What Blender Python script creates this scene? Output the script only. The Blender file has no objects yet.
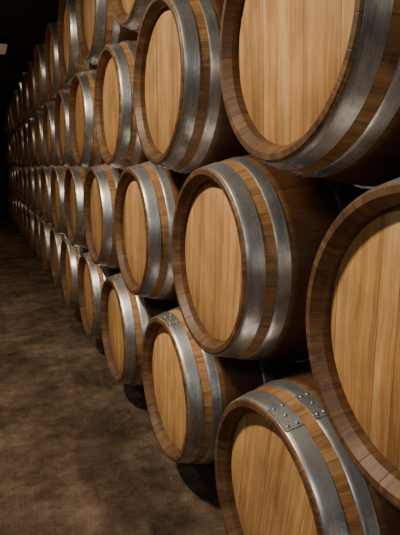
import bpy, bmesh, math, random
import numpy as np
from mathutils import Matrix, Vector
random.seed(4)

# camera / stack constants (metres)
SC=1.2033
S=0.702*SC; HH=0.4968*SC; ZA=0.45
f=518.46; yaw=.3977; pit=.1908; p=.5182*SC; Y0=.8825*SC; H=ZA+(1.1658-.425)*SC
LB=.95; RB=.3645; RCH=.29

# ---------------- materials ----------------
def newmat(name):
    m=bpy.data.materials.new(name); m.use_nodes=True
    nt=m.node_tree; return m,nt,nt.nodes,nt.links,nt.nodes['Principled BSDF']
def math_n(N,L,op,a,b=None):
    n=N.new('ShaderNodeMath'); n.operation=op
    for i,v in enumerate((a,b)):
        if v is None: continue
        if isinstance(v,(int,float)): n.inputs[i].default_value=v
        else: L.new(v,n.inputs[i])
    return n.outputs[0]
def comb(N,L,x,y,z):
    n=N.new('ShaderNodeCombineXYZ')
    for i,v in enumerate((x,y,z)):
        if isinstance(v,(int,float)): n.inputs[i].default_value=v
        else: L.new(v,n.inputs[i])
    return n.outputs[0]
def noise(N,L,vec,scale,detail=4,rough=.55):
    n=N.new('ShaderNodeTexNoise'); n.inputs['Scale'].default_value=scale
    n.inputs['Detail'].default_value=detail; n.inputs['Roughness'].default_value=rough
    L.new(vec,n.inputs['Vector']); return n.outputs['Fac']
def ramp(N,L,fac,stops):
    n=N.new('ShaderNodeValToRGB'); L.new(fac,n.inputs[0])
    e=n.color_ramp.elements
    while len(e)<len(stops): e.new(.5)
    for k,(pos,c) in enumerate(stops):
        e[k].position=pos; e[k].color=(*c,1)
    return n.outputs[0]
def mixc(N,L,a,b,fac,mode='MIX'):
    n=N.new('ShaderNodeMix'); n.data_type='RGBA'; n.blend_type=mode
    for i,v in ((0,fac),(6,a),(7,b)):
        if isinstance(v,tuple): n.inputs[i].default_value=(*v,1)
        elif isinstance(v,(int,float)): n.inputs[i].default_value=v
        else: L.new(v,n.inputs[i])
    return n.outputs[2]
def bump(N,L,h,bs,strength,dist):
    n=N.new('ShaderNodeBump'); n.inputs['Strength'].default_value=strength; n.inputs['Distance'].default_value=dist
    L.new(h,n.inputs['Height']); L.new(n.outputs[0],bs.inputs['Normal'])
def mrange(N,L,v,a,b,c,d):
    n=N.new('ShaderNodeMapRange'); L.new(v,n.inputs[0])
    for i,q in enumerate((a,b,c,d)): n.inputs[i+1].default_value=q
    return n.outputs[0]

def wood_mat(name,kind,c0,c1,c2,rough=.5):
    m,nt,N,L,bs=newmat(name)
    tc=N.new('ShaderNodeTexCoord'); sp=N.new('ShaderNodeSeparateXYZ'); L.new(tc.outputs['Object'],sp.inputs[0])
    oi=N.new('ShaderNodeObjectInfo'); rnd=oi.outputs['Random']
    rr=math_n(N,L,'MULTIPLY',rnd,37.0)
    mm=lambda v,k: math_n(N,L,'MULTIPLY',v,k)
    if kind=='head':
        # boards of unequal width: warp the board coordinate a little
        u=math_n(N,L,'ADD',math_n(N,L,'ADD',mm(sp.outputs[1],1/.085),rr),
                 mm(math_n(N,L,'SINE',math_n(N,L,'ADD',mm(sp.outputs[1],31.0),rr)),.28))
        along=sp.outputs[2]
        wv=noise(N,L,comb(N,L,mm(sp.outputs[2],3.0),mm(sp.outputs[1],7.0),rr),1.0,2)
        across=math_n(N,L,'ADD',sp.outputs[1],mm(math_n(N,L,'SUBTRACT',wv,.5),.05))
    else:
        ang=math_n(N,L,'ARCTAN2',sp.outputs[2],sp.outputs[1])
        u=math_n(N,L,'ADD',mm(ang,30/(2*math.pi)),15.0)
        along=sp.outputs[0]; across=mm(ang,.32)
    idx=math_n(N,L,'FLOOR',u); fr=math_n(N,L,'FRACT',u)
    d=math_n(N,L,'ABSOLUTE',math_n(N,L,'SUBTRACT',fr,.5))
    w=.018 if kind=='head' else .025
    seam=mrange(N,L,d,.5-w,.5,1,.2 if kind=='head' else .45)
    wn=N.new('ShaderNodeTexWhiteNoise'); wn.noise_dimensions='2D'
    L.new(comb(N,L,idx,rr,0),wn.inputs['Vector'])
    off=mm(wn.outputs['Value'],13.0)
    a=(1.6,30.0,6.0,200.0,7.0,9.0) if kind=='head' else (3.0,45.0,8.0,180.0,6.0,8.0)
    gv=comb(N,L,mm(along,a[0]),mm(across,a[1]),math_n(N,L,'ADD',off,rr))
    gv2=comb(N,L,mm(along,a[2]),mm(across,a[3]),off)
    gv3=comb(N,L,mm(along,a[4]),mm(across,a[5]),math_n(N,L,'ADD',off,rr) if kind=='head' else rr)
    n1=noise(N,L,gv,1.0,5,.6); n2=noise(N,L,gv2,1.0,3,.6); n3=noise(N,L,gv3,1.0,4,.6)
    mix=math_n(N,L,'ADD',mm(n1,.62),mm(n2,.38))
    col=ramp(N,L,mix,[(.34,c0),(.5,c1),(.66,c2)])
    pb=mrange(N,L,wn.outputs['Value'],0,1,.74 if kind=='head' else .86,1.12)
    ob=mrange(N,L,rnd,0,1,.8,1.1)
    st=mrange(N,L,n3,.3,.7,.74,1.12)
    k=math_n(N,L,'MULTIPLY',math_n(N,L,'MULTIPLY',pb,ob),math_n(N,L,'MULTIPLY',st,seam))
    col=mixc(N,L,col,comb(N,L,k,k,k),1.0,'MULTIPLY')
    if kind!='head':
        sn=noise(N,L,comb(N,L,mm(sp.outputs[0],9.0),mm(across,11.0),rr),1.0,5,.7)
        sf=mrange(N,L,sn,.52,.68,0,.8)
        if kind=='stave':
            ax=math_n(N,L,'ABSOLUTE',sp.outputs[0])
            body_shade=mrange(N,L,ax,.33,.37,.88,0)  # shade between barrels painted into the stave colour, inward of the second hoop
            sf=math_n(N,L,'MAXIMUM',mm(sf,.6),body_shade)
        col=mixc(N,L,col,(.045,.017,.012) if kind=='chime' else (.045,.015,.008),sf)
    L.new(col,bs.inputs['Base Color'])
    bs.inputs['Roughness'].default_value=rough
    bump(N,L,math_n(N,L,'ADD',mm(n2,.3),seam),bs,.6,.0014)
    return m
M_head=wood_mat('oak_head','head',(.45,.215,.072),(.70,.405,.165),(.84,.57,.29),.5)
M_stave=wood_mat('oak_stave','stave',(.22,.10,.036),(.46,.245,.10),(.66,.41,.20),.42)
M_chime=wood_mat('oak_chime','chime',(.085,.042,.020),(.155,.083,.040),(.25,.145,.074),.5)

def steel():
    m,nt,N,L,bs=newmat('galvanised_steel')
    tc=N.new('ShaderNodeTexCoord'); sp=N.new('ShaderNodeSeparateXYZ'); L.new(tc.outputs['Object'],sp.inputs[0])
    ang=math_n(N,L,'ARCTAN2',sp.outputs[2],sp.outputs[1])
    oi=N.new('ShaderNodeObjectInfo'); rr=math_n(N,L,'MULTIPLY',oi.outputs['Random'],37.0)
    g=noise(N,L,comb(N,L,math_n(N,L,'MULTIPLY',sp.outputs[0],200.0),math_n(N,L,'MULTIPLY',ang,3.0),rr),1.0,3)
    b=noise(N,L,tc.outputs['Object'],30,5,.7)
    vm=N.new('ShaderNodeVectorMath'); vm.operation='ADD'; L.new(tc.outputs['Object'],vm.inputs[0]); L.new(comb(N,L,rr,rr,rr),vm.inputs[1])
    c=noise(N,L,vm.outputs[0],7,4,.6)
    mm=lambda v,k: math_n(N,L,'MULTIPLY',v,k)
    mix=math_n(N,L,'ADD',math_n(N,L,'ADD',mm(g,.25),mm(b,.3)),mm(c,.45))
    L.new(ramp(N,L,mix,[(.38,(.24,.26,.29)),(.47,(.46,.49,.53)),(.57,(.66,.69,.74)),(.66,(.78,.81,.86))]),bs.inputs['Base Color'])
    bs.inputs['Metallic'].default_value=.95
    L.new(mrange(N,L,mix,.35,.65,.50,.32),bs.inputs['Roughness'])
    bump(N,L,mix,bs,.3,.0015)
    return m
M_steel=steel()
def simple(name,c,rough=.6,metal=0,em=None,es=0):
    m,nt,N,L,bs=newmat(name)
    tc=N.new('ShaderNodeTexCoord'); n=noise(N,L,tc.outputs['Object'],9,5)
    L.new(ramp(N,L,n,[(.3,tuple(v*.7 for v in c)),(.7,tuple(min(1,v*1.2) for v in c))]),bs.inputs['Base Color'])
    bs.inputs['Roughness'].default_value=rough; bs.inputs['Metallic'].default_value=metal
    if em: bs.inputs['Emission Color'].default_value=(*em,1); bs.inputs['Emission Strength'].default_value=es
    return m
M_bung=simple('bung_silicone',(.35,.30,.22),.5)
M_beam=simple('beam_timber',(.05,.03,.018),.8)
M_wall=simple('wall_plaster_dark',(.02,.016,.013),.9)
M_deb=simple('debris_stone',(.20,.16,.12),.8)
def floor_mat():
    m,nt,N,L,bs=newmat('floor_stained_concrete')
    tc=N.new('ShaderNodeTexCoord'); v=tc.outputs['Object']
    a=noise(N,L,v,1.5,7,.65); b=noise(N,L,v,8,10,.8); c=noise(N,L,v,130,4,.8)
    mp=N.new('ShaderNodeMapping'); mp.inputs['Scale'].default_value=(5,.5,1); L.new(v,mp.inputs[0])
    d=noise(N,L,mp.outputs[0],1.5,6,.7)
    mm=lambda v,k: math_n(N,L,'MULTIPLY',v,k)
    s=math_n(N,L,'ADD',math_n(N,L,'ADD',mm(a,.34),mm(b,.34)),math_n(N,L,'ADD',mm(c,.20),mm(d,.12)))
    L.new(ramp(N,L,s,[(.42,(.045,.029,.020)),(.475,(.135,.090,.061)),(.525,(.25,.175,.125)),(.59,(.46,.35,.26))]),bs.inputs['Base Color'])
    L.new(mrange(N,L,a,.35,.65,.36,.9),bs.inputs['Roughness'])
    bump(N,L,math_n(N,L,'ADD',b,mm(c,.7)),bs,1.0,.03)
    return m
M_floor=floor_mat()
M_ceil=simple('ceiling_planks_dark',(.20,.14,.10),.7)

# ---------------- barrel mesh ----------------
def rout(x):
    return RB-(RB-RCH)*abs(x/(LB/2))**2
SEG=120
def revolve(bm,prof,mat):
    rings=[]
    for (x,r) in prof:
        if r<1e-6: rings.append([bm.verts.new((x,0,0))])
        else: rings.append([bm.verts.new((x,r*math.cos(2*math.pi*k/SEG),r*math.sin(2*math.pi*k/SEG))) for k in range(SEG)])
    for i in range(len(rings)-1):
        A=rings[i];B=rings[i+1]
        for k in range(SEG):
            k2=(k+1)%SEG
            if len(B)==1: fc=bm.faces.new((A[k],B[0],A[k2]))
            else: fc=bm.faces.new((A[k],B[k],B[k2],A[k2]))
            fc.material_index=mat; fc.smooth=True
def make_barrel(hoops):
    bm=bmesh.new(); h=LB/2
    xs=[-h+.003+(LB-.006)*i/28 for i in range(29)]
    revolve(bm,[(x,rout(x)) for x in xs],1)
    for s in (-1,1):
        revolve(bm,[(s*(h-.003),rout(h-.003)),(s*h,RCH-.003)],2)
        revolve(bm,[(s*h,RCH-.003),(s*h,RCH-.017)],2)
        revolve(bm,[(s*h,RCH-.017),(s*(h-.022),RCH-.034),(s*(h-.046),RCH-.035)],2)
        revolve(bm,[(s*(h-.044),RCH-.034),(s*(h-.040),RCH-.040)],0)
        revolve(bm,[(s*(h-.040),RCH-.040),(s*(h-.040),.12),(s*(h-.040),0)],0)
        for a,b,th in hoops:
            xa,xb=h-a,h-b
            m=[xa+(xb-xa)*t for t in (0,.25,.5,.75,1)]
            o=[(s*x,rout(x)+th) for x in m]
            o[0]=(s*(xa-.0012),rout(xa)+th); o[-1]=(s*(xb+.0012),rout(xb)+th)
            prof=[(s*xa,rout(xa)-.002),(s*xa,rout(xa)+th*.6)]+o+[(s*xb,rout(xb)+th*.6),(s*xb,rout(xb)-.002)]
            revolve(bm,prof,3)
            a0,a1=math.radians(84),math.radians(101); K=8
            G=[]
            for q in range(K+1):
                an=a0+(a1-a0)*q/K
                G.append([bm.verts.new((s*x,rr*math.cos(an),rr*math.sin(an))) for x,rr in
                   ((xa,rout(xa)),(xa-.0005,rout(xa)+th+.0022),((xa+xb)/2,rout((xa+xb)/2)+th+.0022),(xb+.0005,rout(xb)+th+.0022),(xb,rout(xb)))])
            for q in range(K):
                for w in range(4):
                    fc=bm.faces.new((G[q][w],G[q+1][w],G[q+1][w+1],G[q][w+1])); fc.material_index=3
            for q in (0,K):
                fc=bm.faces.new(G[q]); fc.material_index=3
            for (ta,tx) in ((86,.25),(86,.75),(92.5,.5),(99,.25),(99,.75)):
                an=math.radians(ta); x=xa+(xb-xa)*tx; rr=rout(x)+th+.0022
                nrm=Vector((0,math.cos(an),math.sin(an)))
                t1=Vector((1,0,0)); t2=nrm.cross(t1)
                c=Vector((s*x,0,0))+nrm*rr
                prev=None; R0=.0052
                for lv,(rad,ht) in enumerate(((R0,0),(R0*.85,.0018),(R0*.5,.003))):
                    ring=[bm.verts.new(c+nrm*ht+t1*rad*math.cos(k*math.pi/5)+t2*rad*math.sin(k*math.pi/5)) for k in range(10)]
                    if prev:
                        for k in range(10):
                            fc=bm.faces.new((prev[k],prev[(k+1)%10],ring[(k+1)%10],ring[k])); fc.material_index=3; fc.smooth=True
                    prev=ring
                fc=bm.faces.new(prev); fc.material_index=3
    prev=None
    for rad,z in ((.027,RB-.004),(.027,RB+.003),(.022,RB+.005)):
        ring=[bm.verts.new((rad*math.cos(k*math.pi/10),rad*math.sin(k*math.pi/10),z)) for k in range(20)]
        if prev:
            for k in range(20):
                fc=bm.faces.new((prev[k],prev[(k+1)%20],ring[(k+1)%20],ring[k])); fc.material_index=4
        prev=ring
    fc=bm.faces.new(prev); fc.material_index=4
    bmesh.ops.remove_doubles(bm,verts=[v for v in bm.verts],dist=.00002)
    bmesh.ops.recalc_face_normals(bm,faces=bm.faces)
    me=bpy.data.meshes.new('wine_barrel'); bm.to_mesh(me); bm.free()
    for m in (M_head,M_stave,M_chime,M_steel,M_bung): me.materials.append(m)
    me.set_sharp_from_angle(angle=math.radians(35))
    return me
MES=[make_barrel(((.006,.054,.0028),(.086,.123,.0025),(.285,.328,.0025))),
     make_barrel(((.008,.053,.0028),(.082,.118,.0025),(.275,.318,.0025))),
     make_barrel(((.005,.055,.0028),(.092,.129,.0025),(.290,.333,.0025)))]
col=bpy.context.scene.collection
NB=16
tt=np.linspace(0,2*math.pi,361)
RM=np.array(Matrix.Rotation(-yaw,3,'Z')@Matrix.Rotation(math.pi/2-pit,3,'X'))
def b1(d):
    P=np.stack([np.full_like(tt,p+d[0]),Y0-S/2+d[1]+RCH*np.cos(tt),ZA+HH+d[2]+RCH*np.sin(tt)],1)
    c=(P-np.array([0,0,H]))@RM
    x=200+f*c[:,0]/(-c[:,2]); y=267.5-f*c[:,1]/(-c[:,2]); m=x<=401
    return np.array([x.min()-305,(y[m].min()-190)*.6,y[m].max()-511,d[0]*50,d[1]*60,d[2]*200])
d=np.zeros(3)
for _ in range(20):
    r=b1(d); J=np.stack([(b1(d+1e-4*np.eye(3)[k])-r)/1e-4 for k in range(3)],1)
    d=d+np.clip(-np.linalg.lstsq(J,r,rcond=None)[0],-.02,.02)
d=np.clip(d,[-.02,-.03,-.02],[.09,.05,.02])
for k in range(4):
    for i in range(-2,NB):
        y=Y0+S*i-(S/2 if k%2 else 0); z=ZA+HH*k
        near=(k<2 and i<2)
        o=bpy.data.objects.new('wine_barrel',MES[0] if near else random.choice(MES)); col.objects.link(o)
        jx=random.uniform(-.008,.008)
        rot=random.uniform(-7,7)+(0 if (k==0 or random.random()<.3) else 180)
        x=p+LB/2+jx
        if k==1 and i==0: x=p+LB/2+d[0]; y+=d[1]; z+=d[2]; rot=180
        if k==1 and i==1: rot=183
        if k==0 and i==0: rot=9
        o.location=(x,y,z)
        o.rotation_euler=(math.radians(rot),0,0)

def box(bm,x0,x1,y0,y1,z0,z1,mi=0):
    v=[bm.verts.new((x,y,z)) for x in (x0,x1) for y in (y0,y1) for z in (z0,z1)]
    for idx in ((0,1,3,2),(4,6,7,5),(0,4,5,1),(2,3,7,6),(0,2,6,4),(1,5,7,3)):
        fc=bm.faces.new([v[j] for j in idx]); fc.material_index=mi
def obj(name,bm,mats,bev=0):
    bmesh.ops.recalc_face_normals(bm,faces=bm.faces)
    me=bpy.data.meshes.new(name); bm.to_mesh(me); bm.free()
    for m in mats: me.materials.append(m)
    o=bpy.data.objects.new(name,me); col.objects.link(o)
    if bev:
        b=o.modifiers.new('bev','BEVEL'); b.width=bev; b.segments=2
    return o
YA=Y0-3*S; YB=Y0+S*NB
zt=ZA-rout(.205)-.003
for dx in (-.25,.25):
    bm=bmesh.new(); xc=p+LB/2+dx
    box(bm,xc-.045,xc+.045,YA+.2,YB-.3,0,zt)
    for i in range(-2,NB):
        y=Y0+S*i
        for s in (-1,1):
            v=[bm.verts.new((xc+a,y+s*b,c)) for a in (-.03,.03) for b,c in ((.09,zt),(.21,zt),(.21,zt+.05))]
            for idx in ((0,1,2),(3,5,4),(0,3,4,1),(1,4,5,2),(0,2,5,3)): bm.faces.new([v[j] for j in idx])
    obj('barrel_cradle_rail',bm,[M_beam],.004)

# crumbs of bark and stone lying along the foot of the stack
bm=bmesh.new()
for q in range(22):
    xx=p+random.uniform(-.10,.16)
    yy=random.uniform(1.0,4)
    r=random.choice((.003,.004,.005,.006,.009))
    g=bmesh.ops.create_icosphere(bm,subdivisions=2,radius=r)
    ph=random.uniform(0,6)
    for v in g['verts']:
        c=v.co.copy(); c*=1+.2*math.sin(c.x/r*3+ph)*math.cos(c.y/r*2+ph)
        v.co=Vector((c.x*1.3+xx,c.y+yy,c.z*.65+r*.6))
obj('floor_debris',bm,[M_deb])

XL=-2.2; XR=p+LB+.25; YF=YB+.3; ZC=3.15
YN=-3.2
bm=bmesh.new(); box(bm,XL,XR,YN,YF,-.1,0); obj('floor',bm,[M_floor])
bm=bmesh.new(); box(bm,XL,XR,YN,YF,ZC,ZC+.1)
y=YN+.1
while y<YF-.2:
    box(bm,XL,XR,y,y+.09,ZC-.06,ZC); y+=.30
obj('ceiling',bm,[M_ceil])
bm=bmesh.new(); box(bm,XL-.1,XL,YN,YF,0,ZC); obj('wall_left',bm,[M_wall])
bm=bmesh.new(); box(bm,XR,XR+.1,YN,YF,0,ZC); obj('wall_right',bm,[M_wall])
bm=bmesh.new(); box(bm,XL,XR,YF,YF+.1,0,ZC); obj('wall_back',bm,[M_wall])
bm=bmesh.new(); box(bm,XL,XR,YN-.1,YN,0,ZC); obj('wall_front',bm,[M_wall])

# ---------------- lamps (suspended fittings, some with an added up-facing fill light) ----------------
M_hous=simple('lamp_housing',(.1,.1,.1),.5,.6)
def lamp(x,y,power,colr,em=2,ln=.42,w=.06,up_fill=0,drop=.2):
    M_tube=simple('lamp_tube',(.25,.2,.15),.5,0,colr,em)
    bm=bmesh.new()
    box(bm,-w-.02,w+.02,-ln-.03,ln+.03,-.07,0,0)
    box(bm,-w,w,-ln,ln,-.09,-.07,1)
    for yy in (-ln*.8,ln*.8): box(bm,-.004,.004,yy-.004,yy+.004,0,drop+.01,0)
    o=obj('ceiling_lamp',bm,[M_hous,M_tube]); o.location=(x,y,ZC-.06-drop)
    def al(z,e,rx):
        ld=bpy.data.lights.new('tube_and_up_fill','AREA'); ld.shape='RECTANGLE'; ld.size=w*2; ld.size_y=ln*2
        ld.energy=e; ld.color=colr
        lo=bpy.data.objects.new('tube_and_up_fill',ld); lo.location=(0,0,z); lo.rotation_euler=(rx,0,0); col.objects.link(lo); lo.parent=o
    al(-.1,power,0)
    if up_fill: al(.012,up_fill,math.pi)  # extra area light above the closed housing, added to brighten the ceiling
lamp(-.95,1.8,100,(1,.81,.57),ln=.25,drop=.04)
lamp(-1.5,-1.6,32,(1,.95,.90),ln=.3,drop=.04)
lamp(-.9,5.0,16,(1,.74,.47),up_fill=5)
lamp(.44,8.3,1.0,(1,.70,.40),em=.12,ln=.3,w=.05,drop=.02)
lamp(-.5,10.5,4,(1,.70,.40),em=.5,ln=.3,w=.05,up_fill=2.5)

w=bpy.data.worlds.new('World'); bpy.context.scene.world=w; w.use_nodes=True
w.node_tree.nodes['Background'].inputs[0].default_value=(.5,.4,.3,1)
w.node_tree.nodes['Background'].inputs[1].default_value=.01

# ---------------- camera ----------------
cd=bpy.data.cameras.new('camera'); cam=bpy.data.objects.new('camera',cd); col.objects.link(cam)
cd.sensor_fit='HORIZONTAL'; cd.sensor_width=36; cd.lens=f/400*36; cd.clip_start=.02
R=Matrix.Rotation(-yaw,4,'Z')@Matrix.Rotation(math.pi/2-pit,4,'X')
cam.matrix_world=Matrix.Translation((0,0,H))@R
bpy.context.scene.camera=cam
